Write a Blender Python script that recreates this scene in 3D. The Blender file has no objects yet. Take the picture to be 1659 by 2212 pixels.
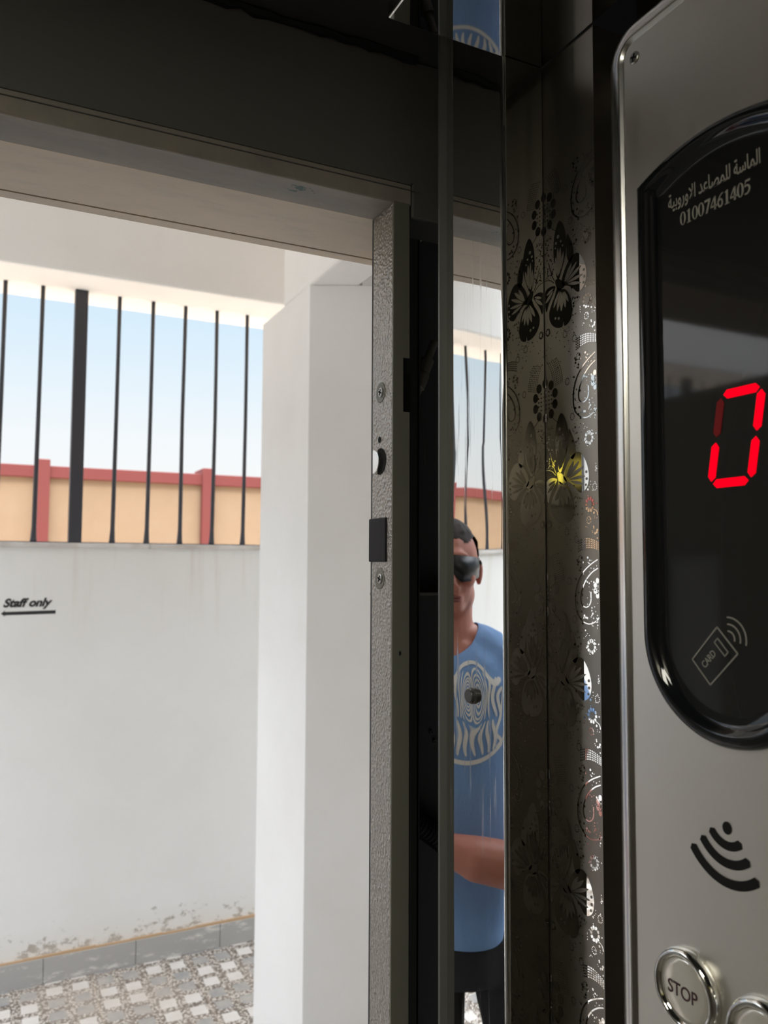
import bpy, bmesh, math, random
from mathutils import Vector, Matrix, noise
from mathutils.bvhtree import BVHTree
random.seed(7)
scn = bpy.context.scene
COL = scn.collection
PI = math.pi

# ------------------------------------------------------------------ camera, sky, sun, exposure
EYE = 1.65
yaw, pitch, roll = math.radians(26.3), math.radians(3.75), math.radians(0.25)
fw = Vector((math.sin(yaw)*math.cos(pitch), math.cos(yaw)*math.cos(pitch), math.sin(pitch)))
r0 = Vector((math.cos(yaw), -math.sin(yaw), 0)); u0 = r0.cross(fw)
ra = math.cos(roll)*r0 + math.sin(roll)*u0
ub = -math.sin(roll)*r0 + math.cos(roll)*u0
cam_data = bpy.data.cameras.new('camera'); cam = bpy.data.objects.new('camera', cam_data); COL.objects.link(cam)
cam.matrix_world = Matrix(((ra.x, ub.x, -fw.x, 0), (ra.y, ub.y, -fw.y, 0), (ra.z, ub.z, -fw.z, EYE), (0, 0, 0, 1)))
cam_data.sensor_fit = 'VERTICAL'; cam_data.sensor_height = 36.0
cam_data.lens = 36.0*1750/2212
cam_data.clip_start = 0.02
cam_data.dof.use_dof = True; cam_data.dof.focus_distance = 0.74; cam_data.dof.aperture_fstop = 11.0
scn.camera = cam
scn.view_settings.view_transform = 'Standard'
scn.view_settings.look = 'None'
scn.view_settings.exposure = 0.0
scn.view_settings.gamma = 1.0
scn.view_settings.use_curve_mapping = False

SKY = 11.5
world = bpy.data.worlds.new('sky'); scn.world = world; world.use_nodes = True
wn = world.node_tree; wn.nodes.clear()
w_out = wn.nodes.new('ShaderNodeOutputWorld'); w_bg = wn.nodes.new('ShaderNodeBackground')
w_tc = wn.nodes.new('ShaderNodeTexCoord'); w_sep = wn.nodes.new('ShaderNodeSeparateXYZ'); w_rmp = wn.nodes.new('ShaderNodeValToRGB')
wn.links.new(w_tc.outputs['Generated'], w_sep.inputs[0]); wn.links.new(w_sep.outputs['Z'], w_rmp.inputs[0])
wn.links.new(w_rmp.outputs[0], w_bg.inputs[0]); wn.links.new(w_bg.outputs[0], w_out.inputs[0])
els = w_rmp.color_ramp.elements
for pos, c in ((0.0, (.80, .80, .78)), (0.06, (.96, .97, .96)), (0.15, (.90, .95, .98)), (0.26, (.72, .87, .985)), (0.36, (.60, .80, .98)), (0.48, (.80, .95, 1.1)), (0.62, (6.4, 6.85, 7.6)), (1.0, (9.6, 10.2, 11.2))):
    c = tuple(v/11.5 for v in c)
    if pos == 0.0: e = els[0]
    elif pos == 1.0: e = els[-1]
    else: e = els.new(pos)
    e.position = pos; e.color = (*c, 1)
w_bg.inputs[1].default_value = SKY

sun_d = bpy.data.lights.new('sun', 'SUN'); sun = bpy.data.objects.new('sun', sun_d); COL.objects.link(sun)
sun_d.energy = 1.9; sun_d.color = (1.0, .95, .87); sun_d.angle = math.radians(.6)
SUN_FROM = Vector((.25, -.62, .9)).normalized()
sun.location = (0, -8, 12)
sun.rotation_euler = SUN_FROM.to_track_quat('Z', 'Y').to_euler()

FILL_LAMP = 18.0                                        # strength of the unseen fill lamp added to the car ceiling

# ------------------------------------------------------------------ materials
def srgb(r, g, b):
    f = lambda v: (v/255/12.92) if v/255 <= .04045 else ((v/255+.055)/1.055)**2.4
    return (f(r), f(g), f(b))
class N:
    """small node-tree writer"""
    def __init__(s, name):
        s.m = bpy.data.materials.new(name); s.m.use_nodes = True; s.t = s.m.node_tree
        s.b = s.t.nodes['Principled BSDF']; s._co = None
    def n(s, kind, **kw):
        x = s.t.nodes.new(kind)
        for k, v in kw.items(): setattr(x, k, v)
        return x
    def l(s, a, b): s.t.links.new(a, b)
    def co(s):
        if s._co is None: s._co = s.n('ShaderNodeTexCoord').outputs['Object']
        return s._co
    def map(s, scale=(1, 1, 1), loc=(0, 0, 0)):
        m = s.n('ShaderNodeMapping'); m.inputs['Scale'].default_value = scale; m.inputs['Location'].default_value = loc
        s.l(s.co(), m.inputs['Vector']); return m.outputs[0]
    def noise(s, scale, detail=4, rough=.55, vec=None):
        x = s.n('ShaderNodeTexNoise'); x.inputs['Scale'].default_value = scale; x.inputs['Detail'].default_value = detail; x.inputs['Roughness'].default_value = rough
        s.l(vec if vec is not None else s.co(), x.inputs['Vector']); return x.outputs['Fac']
    def ramp(s, fac, stops):
        r = s.n('ShaderNodeValToRGB'); s.l(fac, r.inputs[0]); e = r.color_ramp.elements
        for i, (p, c) in enumerate(stops):
            x = e[0] if i == 0 else (e[-1] if i == len(stops)-1 else e.new(p))
            x.position = p; x.color = (*c, 1) if isinstance(c, tuple) else (c, c, c, 1)
        return r.outputs[0]
    def mix(s, fac, a, b):
        x = s.n('ShaderNodeMix', data_type='RGBA')
        for sock, v in ((x.inputs[0], fac), (x.inputs[6], a), (x.inputs[7], b)):
            if isinstance(v, (int, float)): sock.default_value = v
            elif isinstance(v, tuple): sock.default_value = (*v, 1)
            else: s.l(v, sock)
        return x.outputs[2]
    def math(s, op, a, b=None, c=None):
        x = s.n('ShaderNodeMath', operation=op)
        for i, v in enumerate((a, b, c)):
            if v is None: continue
            if isinstance(v, (int, float)): x.inputs[i].default_value = v
            else: s.l(v, x.inputs[i])
        return x.outputs[0]
    def xyz(s):
        p = s.n('ShaderNodeSeparateXYZ'); s.l(s.co(), p.inputs[0]); return p.outputs
    def bump(s, h, strength=.3, dist=.002):
        x = s.n('ShaderNodeBump'); x.inputs['Strength'].default_value = strength; x.inputs['Distance'].default_value = dist
        s.l(h, x.inputs['Height']); s.l(x.outputs[0], s.b.inputs['Normal'])
    def set(s, base=None, rough=None, metal=None, **kw):
        for k, v in (('Base Color', base), ('Roughness', rough), ('Metallic', metal), *kw.items()):
            if v is None: continue
            sock = s.b.inputs[k]
            if isinstance(v, tuple): sock.default_value = (*v, 1)
            elif isinstance(v, (int, float)): sock.default_value = v
            else: s.l(v, sock)
        return s.m
def simple(name, base, rough=.5, metal=0.0, **kw):
    return N(name).set(base, rough, metal, **kw)

def mat_plaster(name, base=(.825, .81, .785), dirt=(.74, .715, .67)):
    k = N(name); f = k.noise(2.2, 6, .6)
    k.bump(k.noise(60, 4), .12, .003)
    return k.set(k.mix(k.ramp(f, [(.42, 0.0), (.75, .55)]), base, dirt), .85)
def mat_parapet():
    k = N('stained_white_plaster'); x, y, z = k.xyz()
    big = k.noise(1.6, 5, .6)
    col = k.mix(k.ramp(big, [(.40, 0.0), (.72, .5)]), (.80, .79, .765), (.71, .69, .64))
    # rusty run-down streaks under the coping
    st = k.noise(9, 3, .6, k.map((1.6, 1, .10)))
    top = k.math('MULTIPLY', k.ramp(st, [(.56, 0.0), (.74, 1.0)]), k.ramp(z, [(.75, 0.0), (1.0, .5)]))
    mr = k.n('ShaderNodeMapRange'); k.l(z, mr.inputs[0]); mr.inputs[1].default_value = 1.3; mr.inputs[2].default_value = 1.72
    top = k.math('MULTIPLY', k.ramp(st, [(.54, 0.0), (.74, 1.0)]), k.math('MULTIPLY', mr.outputs[0], .5))
    col = k.mix(top, col, (.56, .47, .36))
    # mould along the skirting
    m2 = k.n('ShaderNodeMapRange'); k.l(z, m2.inputs[0]); m2.inputs[1].default_value = .27; m2.inputs[2].default_value = .10
    bl = k.noise(22, 5, .7, k.map((1, 1, 1.4)))
    mould = k.math('MULTIPLY', k.ramp(k.math('ADD', bl, k.math('MULTIPLY', m2.outputs[0], .22)), [(.70, 0.0), (.78, 1.0)]), k.math('GREATER_THAN', m2.outputs[0], .02))
    col = k.mix(k.math('MULTIPLY', mould, .75), col, (.22, .18, .13))
    m3 = k.n('ShaderNodeMapRange'); k.l(z, m3.inputs[0]); m3.inputs[1].default_value = .22; m3.inputs[2].default_value = .10
    col = k.mix(k.math('MULTIPLY', m3.outputs[0], .35), col, (.72, .62, .50))
    k.bump(k.noise(45, 4), .15, .003)
    return k.set(col, .85)
def mat_paving():
    """pebble tile: 2 x 2 blocks of pale and grey rectangles in a gravel field"""
    k = N('pebble_paving_tiles'); x, y, z = k.xyz()
    P = .0942
    gx = k.math('DIVIDE', k.math('SUBTRACT', x, .304-P/2), P); gy = k.math('DIVIDE', k.math('SUBTRACT', y, 3.567-P/2), P)
    fx = k.math('FRACT', k.math('ADD', gx, 200.0)); fy = k.math('FRACT', k.math('ADD', gy, 200.0))
    wob = k.math('MULTIPLY', k.math('SUBTRACT', k.noise(30, 2), .5), .10)
    ax = k.math('ABSOLUTE', k.math('SUBTRACT', k.math('ADD', fx, wob), .5)); ay = k.math('ABSOLUTE', k.math('SUBTRACT', k.math('ADD', fy, wob), .5))
    inside = k.math('MULTIPLY', k.math('LESS_THAN', ax, .305), k.math('LESS_THAN', ay, .325))
    hx = k.math('FLOOR', k.math('MULTIPLY', k.math('ADD', gx, 200.0), .5)); hy = k.math('FLOOR', k.math('MULTIPLY', k.math('ADD', gy, 201.0), .5))
    par = k.math('MODULO', k.math('ADD', hx, hy), 2.0)
    smear = k.noise(14, 4, .6)
    pale = k.mix(k.ramp(smear, [(.4, 0.0), (.7, .5)]), (.66, .62, .575), (.55, .50, .44))
    grey = k.mix(k.ramp(smear, [(.35, 0.0), (.68, 1.0)]), (.27, .27, .265), (.40, .37, .33))
    rect = k.mix(par, pale, grey)
    v = k.n('ShaderNodeTexVoronoi'); v.inputs['Scale'].default_value = 105; k.l(k.co(), v.inputs['Vector'])
    peb = k.mix(k.ramp(v.outputs['Distance'], [(.25, 0.0), (.62, 1.0)]), k.mix(k.noise(70, 2), (.58, .52, .45), (.72, .67, .60)), (.15, .12, .095))
    col = k.mix(inside, peb, rect)
    dirt = k.math('MULTIPLY', k.ramp(k.noise(1.7, 4), [(.45, 0.0), (.7, .45)]), 1.0)
    col = k.mix(dirt, col, (.52, .43, .34))
    seam = k.math('LESS_THAN', k.math('ABSOLUTE', k.math('SUBTRACT', k.math('FRACT', k.math('DIVIDE', k.math('ADD', gx, 200.0), 4.0)), .5)), .006)
    col = k.mix(k.math('MULTIPLY', seam, .5), col, (.50, .40, .30))
    h = k.math('ADD', k.math('MULTIPLY', k.math('SUBTRACT', 1.0, v.outputs['Distance']), k.math('SUBTRACT', 1.0, inside)), inside)
    k.bump(h, .6, .004)
    return k.set(col, .7)
def mat_stone():
    k = N('beige_marble'); a = k.noise(5, 8, .65, k.map((1, 2.2, 2.2))); b = k.noise(38, 5, .7, k.map((.5, 1.5, 1.5)))
    c = k.mix(k.ramp(a, [(.35, 0.0), (.7, 1.0)]), (.90, .765, .60), (.82, .68, .53))
    c = k.mix(k.ramp(b, [(.5, 0.0), (.72, .45)]), c, (.68, .60, .50))
    return k.set(c, .45)
def mat_hammer(name='hammered_grey_paint', base=(.44, .405, .365)):
    k = N(name); v = k.n('ShaderNodeTexVoronoi', feature='SMOOTH_F1'); v.inputs['Scale'].default_value = 340; v.inputs['Smoothness'].default_value = .7
    k.l(k.co(), v.inputs['Vector'])
    h = k.math('ADD', v.outputs['Distance'], k.math('MULTIPLY', k.noise(260, 3), .6))
    k.bump(h, .95, .0016)
    d = k.ramp(k.noise(7, 5, .6), [(.45, 0.0), (.75, .35)])
    return k.set(k.mix(d, base, (.50, .46, .41)), .22, 0.15, **{'Specular IOR Level': 1.0})
def mat_head():
    k = N('scuffed_grey_paint'); x, y, z = k.xyz()
    sc = k.ramp(k.noise(9, 6, .7, k.map((1, 3, 1))), [(.42, 0.0), (.66, 1.0)])
    c = k.mix(sc, (.35, .325, .29), (.46, .41, .35))
    # teal paint flecks left on the underside
    dx = k.math('DIVIDE', k.math('SUBTRACT', x, .250), .017); dy = k.math('DIVIDE', k.math('SUBTRACT', y, .686), .007)
    r2 = k.math('ADD', k.math('MULTIPLY', dx, dx), k.math('MULTIPLY', dy, dy))
    fleck = k.math('MULTIPLY', k.math('LESS_THAN', r2, 1.0), k.math('GREATER_THAN', k.noise(150, 3, .7), .52))
    c = k.mix(k.math('MULTIPLY', fleck, .8), c, (.03, .12, .115))
    k.bump(k.noise(90, 4), .25, .001)
    return k.set(c, .45, **{'Specular IOR Level': .25})
def mat_satin(name, base, rough=.32, brushed=True):
    k = N(name)
    g = k.noise(120, 3, .6, k.map((1, 1, .02)))
    r = k.math('ADD', rough-.06, k.math('MULTIPLY', g, .12))
    if brushed: k.bump(g, .04, .0004)
    return k.set(base, r, 1.0)
def mat_mirror():
    k = N('mirror_steel')
    st = k.noise(40, 5, .65, k.map((1, 6, .25)))
    m = k.ramp(st, [(.56, 0.0), (.74, 1.0)])
    sm = k.ramp(k.noise(9, 3), [(.44, 0.0), (.62, 1.0)])
    f = k.math('MULTIPLY', k.math('MULTIPLY', m, sm), .30)
    rough = k.math('ADD', .008, k.math('MULTIPLY', f, .8))
    dif = k.n('ShaderNodeBsdfDiffuse'); dif.inputs[0].default_value = (.75, .74, .72, 1)
    k.set((.765, .765, .75), rough, 1.0)
    mx = k.n('ShaderNodeMixShader'); k.l(f, mx.inputs[0]); k.l(k.b.outputs[0], mx.inputs[1]); k.l(dif.outputs[0], mx.inputs[2])
    k.l(mx.outputs[0], k.t.nodes['Material Output'].inputs[0])
    return k.m
def mat_tan():
    k = N('tan_render'); a = k.noise(1.3, 6, .6); b = k.noise(6, 4, .6)
    c = k.mix(k.ramp(a, [(.38, 0.0), (.7, 1.0)]), (.265, .178, .108), (.24, .158, .096))
    c = k.mix(k.ramp(b, [(.5, 0.0), (.75, .3)]), c, (.29, .21, .137))
    return k.set(c, .9)

M = dict(
    plaster=mat_plaster('white_plaster'), parapet=mat_parapet(), paving=mat_paving(), stone=mat_stone(),
    groove=simple('dark_stone_joint', (.16, .10, .06), .9),
    hammer=mat_hammer(), head=mat_head(), header=N('dark_car_paint').set((.17, .168, .155), .5),
    olive=simple('smooth_grey_paint', (.23, .225, .185), .45),
    shaft=simple('dark_shaft_concrete', (.12, .12, .126), .9), black=simple('black_plastic', (.022, .021, .024), .6, 0.0, **{'Specular IOR Level': .2}),
    blackhole=simple('black_recess', (.004, .004, .004), .9),
    mirror=mat_mirror(), etched=mat_satin('etched_bronze_steel', (.41, .38, .335), .34, False),
    polish=simple('polished_etch_line', (.80, .775, .74), .015, 1.0), ret=mat_satin('dark_glossy_steel', (.47, .45, .405), .04, False),
    lip=N('scuffed_steel_edge').set((.21, .213, .20), .45, .35), ceilm=simple('mirror_ceiling_steel', (.55, .56, .56), .02, 1.0),
    dark=simple('dark_car_lining', (.055, .055, .055), .7), panel=mat_satin('car_wall_steel', (.50, .48, .44), .35), plate=mat_satin('brushed_stainless', (.95, .92, .86), .40),
    trimm=simple('satin_chrome', (.84, .83, .805), .25, 1.0), chrome=simple('chrome', (.80, .80, .77), .06, 1.0),
    gloss=simple('gloss_black_plastic', (.008, .009, .011), .06), glass=simple('smoked_black_glass', (.016, .0165, .0165), .05),
    print_=simple('pale_print', (.36, .34, .29), .6), printd=simple('grey_print', (.30, .29, .25), .6),
    cap=simple('pale_mirror_cap', (.82, .78, .70), .16, .45), capink=simple('maroon_lettering', (.05, .015, .02), .5),
    steel=simple('dull_steel', (.42, .41, .39), .35, 1.0), zinc=simple('bright_latch_metal', (.85, .84, .80), .18, 1.0),
    rod=simple('black_bar_paint', (.035, .035, .042), .45), tan=mat_tan(),
    red=N('dusty_red_paint').set((.150, .030, .025), .85), skirt=None, ledge=None,
    ink=simple('black_wall_paint', (.025, .025, .025), .8), sand=simple('sand_ground', (.62, .50, .38), .95),
    skin=None, shirt=None, white_print=simple('white_shirt_ink', (.72, .70, .66), .8), hair=simple('dark_hair', (.03, .022, .02), .8),
    shades=simple('black_sunglass_plastic', (.018, .018, .02), .3, 0.0, **{'Specular IOR Level': .3}), shorts=simple('black_shorts_cloth', (.02, .02, .024), .9),
    lips=simple('lip_skin', (.22, .07, .06), .6), shoe=simple('dark_shoe_canvas', (.05, .05, .06), .8), sole=simple('pale_shoe_sole', (.6, .6, .58), .7),
    hose=simple('black_conduit', (.06, .06, .065), .5), gun=simple('dark_zinc', (.40, .37, .32), .42, .15),
)
k = N('grey_skirting_tile'); f = k.noise(16, 6, .7, k.map((.6, 1, 2.0)))
M['skirt'] = k.set(k.mix(k.ramp(f, [(.56, 0.0), (.66, .8)]), (.40, .385, .36), (.72, .69, .63)), .5)
k = N('pale_coping_stone'); M['ledge'] = k.set(k.mix(k.ramp(k.noise(9, 4), [(.4, 0.0), (.7, 1.0)]), (.66, .63, .59), (.48, .44, .40)), .6)
k = N('skin'); k.bump(k.noise(120, 3), .15, .001); M['skin'] = k.set(k.mix(k.noise(9, 3), (.52, .215, .155), (.44, .165, .12)), .5, **{'Subsurface Weight': .08})
k = N('blue_tshirt_cloth'); k.bump(k.noise(14, 5, .6, k.map((1, 1, .5))), .6, .012); M['shirt'] = k.set((.185, .32, .57), .9)
em = N('red_led'); em.set((.1, .0, .0), .6, **{'Specular IOR Level': 0.0}); em.b.inputs['Emission Color'].default_value = (1, .0, .012, 1); em.b.inputs['Emission Strength'].default_value = 1.15; M['led'] = em.m
em = N('dim_red_led'); em.set((.06, .01, .01), .6, **{'Specular IOR Level': .1}); em.b.inputs['Emission Color'].default_value = (1, .05, .05, 1); em.b.inputs['Emission Strength'].default_value = .06; M['ledoff'] = em.m

# ------------------------------------------------------------------ object helpers
def link(name, bm, mats, parent=None, smooth=False, loc=None):
    me = bpy.data.meshes.new(name)
    bmesh.ops.recalc_face_normals(bm, faces=bm.faces[:])
    bm.to_mesh(me); bm.free()
    for m in (mats if isinstance(mats, (list, tuple)) else [mats]): me.materials.append(m)
    if smooth:
        for p in me.polygons: p.use_smooth = True
    o = bpy.data.objects.new(name, me); COL.objects.link(o)
    if parent is not None:
        o.parent = parent; o.matrix_parent_inverse = Matrix.Translation(-parent.location)
    return o
def tag(o, label=None, cat=None, group=None, kind=None):
    if label: o['label'] = label
    if cat: o['category'] = cat
    if group: o['group'] = group
    if kind: o['kind'] = kind
    return o
def thing(name, loc, label, cat, group=None, kind=None):
    o = bpy.data.objects.new(name, None); COL.objects.link(o); o.location = loc; o.empty_display_size = .05
    return tag(o, label, cat, group, kind)
def struct(name, bm, m, parent=None, label=None, cat=None, smooth=False):
    o = link(name, bm, m, parent, smooth)
    if parent is None: o['kind'] = 'structure'
    return tag(o, label, cat)
def B(): return bmesh.new()
def box(bm, x0, x1, y0, y1, z0, z1, mi=0):
    vs = [bm.verts.new((x, y, z)) for z in (z0, z1) for y in (y0, y1) for x in (x0, x1)]
    for f in ((0, 2, 3, 1), (4, 5, 7, 6), (0, 1, 5, 4), (1, 3, 7, 5), (3, 2, 6, 7), (2, 0, 4, 6)):
        fc = bm.faces.new([vs[i] for i in f]); fc.material_index = mi
    return bm
def bev(bm, w=.001, seg=2):
    bmesh.ops.recalc_face_normals(bm, faces=bm.faces[:])
    es = [e for e in bm.edges if len(e.link_faces) == 2 and e.calc_face_angle(0) > .5]
    bmesh.ops.bevel(bm, geom=es, offset=w, segments=seg, affect='EDGES', profile=.5)
    return bm
def bbox(x0, x1, y0, y1, z0, z1, w=.001, seg=2): return bev(box(B(), x0, x1, y0, y1, z0, z1), w, seg)
def prism(bm, pts, P, d0, d1, mi=0):
    """closed 2-D outline pts, P(u,v,d)->point, extruded from d0 to d1"""
    a = [bm.verts.new(P(u, v, d0)) for u, v in pts]; b = [bm.verts.new(P(u, v, d1)) for u, v in pts]
    n = len(pts)
    f = bm.faces.new(a[::-1]); f.material_index = mi
    f = bm.faces.new(b); f.material_index = mi
    for i in range(n):
        f = bm.faces.new((a[i], a[(i+1) % n], b[(i+1) % n], b[i])); f.material_index = mi
    return bm
def rings(bm, rs, cap=True, mi=0, closed=True):
    vs = [[bm.verts.new(p) for p in r] for r in rs]; n = len(rs[0])
    for a, b in zip(vs, vs[1:]):
        for i in range(n if closed else n-1):
            f = bm.faces.new((a[i], a[(i+1) % n], b[(i+1) % n], b[i])); f.material_index = mi
    if cap:
        f = bm.faces.new(vs[0][::-1]); f.material_index = mi
        f = bm.faces.new(vs[-1]); f.material_index = mi
    return vs
def tube(bm, path, rad, n=10, cap=True, mi=0):
    path = [Vector(p) for p in path]; rs = []
    up = Vector((0, 0, 1))
    for i, p in enumerate(path):
        t = (path[min(i+1, len(path)-1)] - path[max(i-1, 0)]).normalized()
        ref = up if abs(t.dot(up)) < .95 else Vector((1, 0, 0))
        a = t.cross(ref).normalized(); b = t.cross(a)
        r = rad[i] if isinstance(rad, (list, tuple)) else rad
        rs.append([p + a*(r*math.cos(2*PI*j/n)) + b*(r*math.sin(2*PI*j/n)) for j in range(n)])
    rings(bm, rs, cap, mi); return bm
def lathe(bm, prof, c, axis, n=32, mi=0):
    """prof = list of (radius, distance along axis)"""
    c = Vector(c); ax = Vector(axis).normalized(); ref = Vector((0, 0, 1)) if abs(ax.z) < .9 else Vector((1, 0, 0))
    a = ax.cross(ref).normalized(); b = ax.cross(a)
    rings(bm, [[c + ax*d + a*(r*math.cos(2*PI*j/n)) + b*(r*math.sin(2*PI*j/n)) for j in range(n)] for r, d in prof], True, mi)
    return bm
def ribbon(bm, pts, w, P, d0, d1=None, mi=0, taper=0.0):
    """thick 2-D stroke of width w along pts, rounded ends; a flat strip at d0 or a slab from d0 to d1"""
    pts = [Vector(p) for p in pts]; L, R = [], []
    n = len(pts)
    for i, p in enumerate(pts):
        t = (pts[min(i+1, n-1)] - pts[max(i-1, 0)]); t = t.normalized() if t.length else Vector((1, 0))
        k = 1-taper*abs(2*i/(n-1)-1)**2
        q = Vector((-t.y, t.x))*(w*.5*k); L.append(p+q); R.append(p-q)
    t = (pts[-1]-pts[-2]).normalized(); s = (pts[0]-pts[1]).normalized()
    out = R + [pts[-1]+t*w*.3] + L[::-1] + [pts[0]+s*w*.3]
    if d1 is None:
        vs = [bm.verts.new(P(p.x, p.y, d0)) for p in out]
        r, l = vs[:n], vs[n+1:2*n+1][::-1]
        for i in range(n-1):
            f = bm.faces.new((r[i], r[i+1], l[i+1], l[i])); f.material_index = mi
        f = bm.faces.new((r[-1], vs[n], l[-1])); f.material_index = mi
        f = bm.faces.new((r[0], l[0], vs[-1])); f.material_index = mi
    else:
        prism_strip(bm, R, L, pts[-1]+t*w*.3, pts[0]+s*w*.3, P, d0, d1, mi)
    return bm
def prism_strip(bm, R, L, e, s, P, d0, d1, mi):
    for i in range(len(R)-1):
        q = [R[i], R[i+1], L[i+1], L[i]]
        prism(bm, [(p.x, p.y) for p in q], P, d0, d1, mi)
    prism(bm, [(p.x, p.y) for p in (R[-1], e, L[-1])], P, d0, d1, mi)
    prism(bm, [(p.x, p.y) for p in (R[0], L[0], s)], P, d0, d1, mi)
def flat(bm, pts, P, d, mi=0):
    f = bm.faces.new([bm.verts.new(P(u, v, d)) for u, v in pts]); f.material_index = mi
def circ(cu, cv, ru, rv, n=24, a0=0, rot=0):
    c, s = math.cos(rot), math.sin(rot)
    return [(cu + c*ru*math.cos(a) - s*rv*math.sin(a), cv + s*ru*math.cos(a) + c*rv*math.sin(a)) for a in (a0+2*PI*i/n for i in range(n))]
def arc(cu, cv, ru, rv, a0, a1, n=20):
    return [(cu+ru*math.cos(a0+(a1-a0)*i/n), cv+rv*math.sin(a0+(a1-a0)*i/n)) for i in range(n+1)]
def spline(pts, n=8):
    """Catmull-Rom through 2-D points"""
    P = [Vector(p) for p in pts]; P = [2*P[0]-P[1]] + P + [2*P[-1]-P[-2]]; out = []
    for i in range(1, len(P)-2):
        for j in range(n):
            t = j/n; a, b, c, d = P[i-1], P[i], P[i+1], P[i+2]
            out.append(tuple(.5*((2*b)+(c-a)*t+(2*a-5*b+4*c-d)*t*t+(3*b-a-3*c+d)*t**3)))
    out.append(tuple(P[-2])); return out
def closed(pts, n=6):
    P = [Vector(p) for p in pts]; m = len(P); out = []
    for i in range(m):
        a, b, c, d = P[i-1], P[i], P[(i+1) % m], P[(i+2) % m]
        for j in range(n):
            t = j/n; out.append(tuple(.5*((2*b)+(c-a)*t+(2*a-5*b+4*c-d)*t*t+(3*b-a-3*c+d)*t**3)))
    return out
def text(name, body, mat, M4, size, parent=None, extrude=.0002, shear=0, bold=0, width=None, align='LEFT', track=1.0):
    cu = bpy.data.curves.new(name, 'FONT'); cu.body = body; cu.size = size; cu.extrude = extrude; cu.shear = shear; cu.offset = bold; cu.align_x = align; cu.space_character = track
    t = bpy.data.objects.new(name, cu); COL.objects.link(t); bpy.context.view_layer.update()
    me = bpy.data.meshes.new_from_object(t.evaluated_get(bpy.context.evaluated_depsgraph_get()))
    bpy.data.objects.remove(t); bpy.data.curves.remove(cu)
    xs = [v.co.x for v in me.vertices]; x0, x1 = min(xs), max(xs)
    s = width/(x1-x0) if width else 1.0
    for v in me.vertices:
        v.co.x = (v.co.x - (x0 if align == 'LEFT' else (x0+x1)/2))*s
    me.transform(M4); me.materials.clear(); me.materials.append(mat)
    o = bpy.data.objects.new(name, me); COL.objects.link(o)
    if parent is not None: o.parent = parent; o.matrix_parent_inverse = Matrix.Translation(-parent.location)
    return o
def on_right_wall(x, y, z, tilt=0):      # lettering frame on a surface that faces -X
    m = Matrix(((0, 0, -1, x), (-1, 0, 0, y), (0, 1, 0, z), (0, 0, 0, 1)))
    return m @ Matrix.Rotation(tilt, 4, 'Z')
def on_far_wall(x, y, z, tilt=0):        # lettering frame on a surface that faces -Y
    return Matrix(((1, 0, 0, x), (0, 0, -1, y), (0, 1, 0, z), (0, 0, 0, 1))) @ Matrix.Rotation(tilt, 4, 'Z')

# ------------------------------------------------------------------ outside: ground, boundary wall
struct('ground', box(B(), -40, 40, 3.9, 60, -.35, -.2), M['sand'])
bw = thing('boundary_wall', (0, 9, -.2), None, None, kind='structure')
b = box(B(), -16, 9, 9.05, 9.3, -.2, 2.62); link('rendered_panel', b, M['tan'], bw)
b = bbox(-16, 9, 9.0, 9.35, 2.535, 2.66, .008); link('red_coping', b, M['red'], bw)
for i in range(-9, 6):
    xa = .467 + 1.707*i
    link('red_pilaster', bbox(xa, xa+.128, 8.97, 9.38, -.2, 2.725, .01), M['red'], bw)

# ------------------------------------------------------------------ landing: paving, parapet, beams, pillar
struct('floor', box(B(), -7, 3.2, .60, 3.56, -.1, 0), M['paving'])
struct('wall_parapet', box(B(), -7, 3.2, 3.56, 3.78, -.2, 1.715), M['parapet'])
b = B()
for i in range(-20, 8):
    xa = .2672 + .353*i
    if xa < -6.9: continue
    x1 = xa+.351
    bb = box(B(), xa, x1, 3.548, 3.562, 0, .098); bev(bb, .0015)
    me = bpy.data.meshes.new('t'); bb.to_mesh(me); bb.free(); b.from_mesh(me); bpy.data.meshes.remove(me)
struct('baseboard_parapet', b, M['skirt'])
b = B()                                         # crumbling mortar bead on top of the skirting tiles
for i in range(70):
    x = -6.8 + i*.1345
    box(b, x, x+.1345, 3.551, 3.562, .098, .104+.006*random.random())
struct('trim_1', b, simple('ochre_mortar', (.50, .34, .20), .95))
b = B()
for i in range(-8, 4):
    xa = .64 + .80*i
    box(b, xa-.80, xa-.003, 3.545, 3.79, 1.715, 1.735)
struct('trim_2', bev(b, .002), M['ledge'])
struct('trim_3', bbox(-7, 3.2, 3.40, 3.82, 2.815, 3.55, .012), M['plaster'])          # beam above the railing
struct('trim_4', bbox(.862, 1.0, .87, 2.50, 2.497, 3.55, .008), M['plaster'])        # cross beam towards the lift
P = lambda u, v, d: (u, v, d)
b = B(); prism(b, [(.862, 2.717), (.862, 2.2575), (1.0, 2.189), (1.9, 1.744), (1.9, 2.717)], P, 0, 2.497)
struct('wall_pillar', bev(b, .0025), M['plaster'])
b = B(); prism(b, [(1.005, 2.70), (1.005, 2.1866), (1.9, 1.744), (3.2, 1.744), (3.2, 2.70)], P, 2.497, 3.55)
struct('wall_right_upper', b, M['plaster'])
struct('ceiling_landing', bbox(-1.75, 3.2, .85, 3.82, 3.55, 3.75, .01), M['plaster'])    # roof slab over this end of the landing

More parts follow.
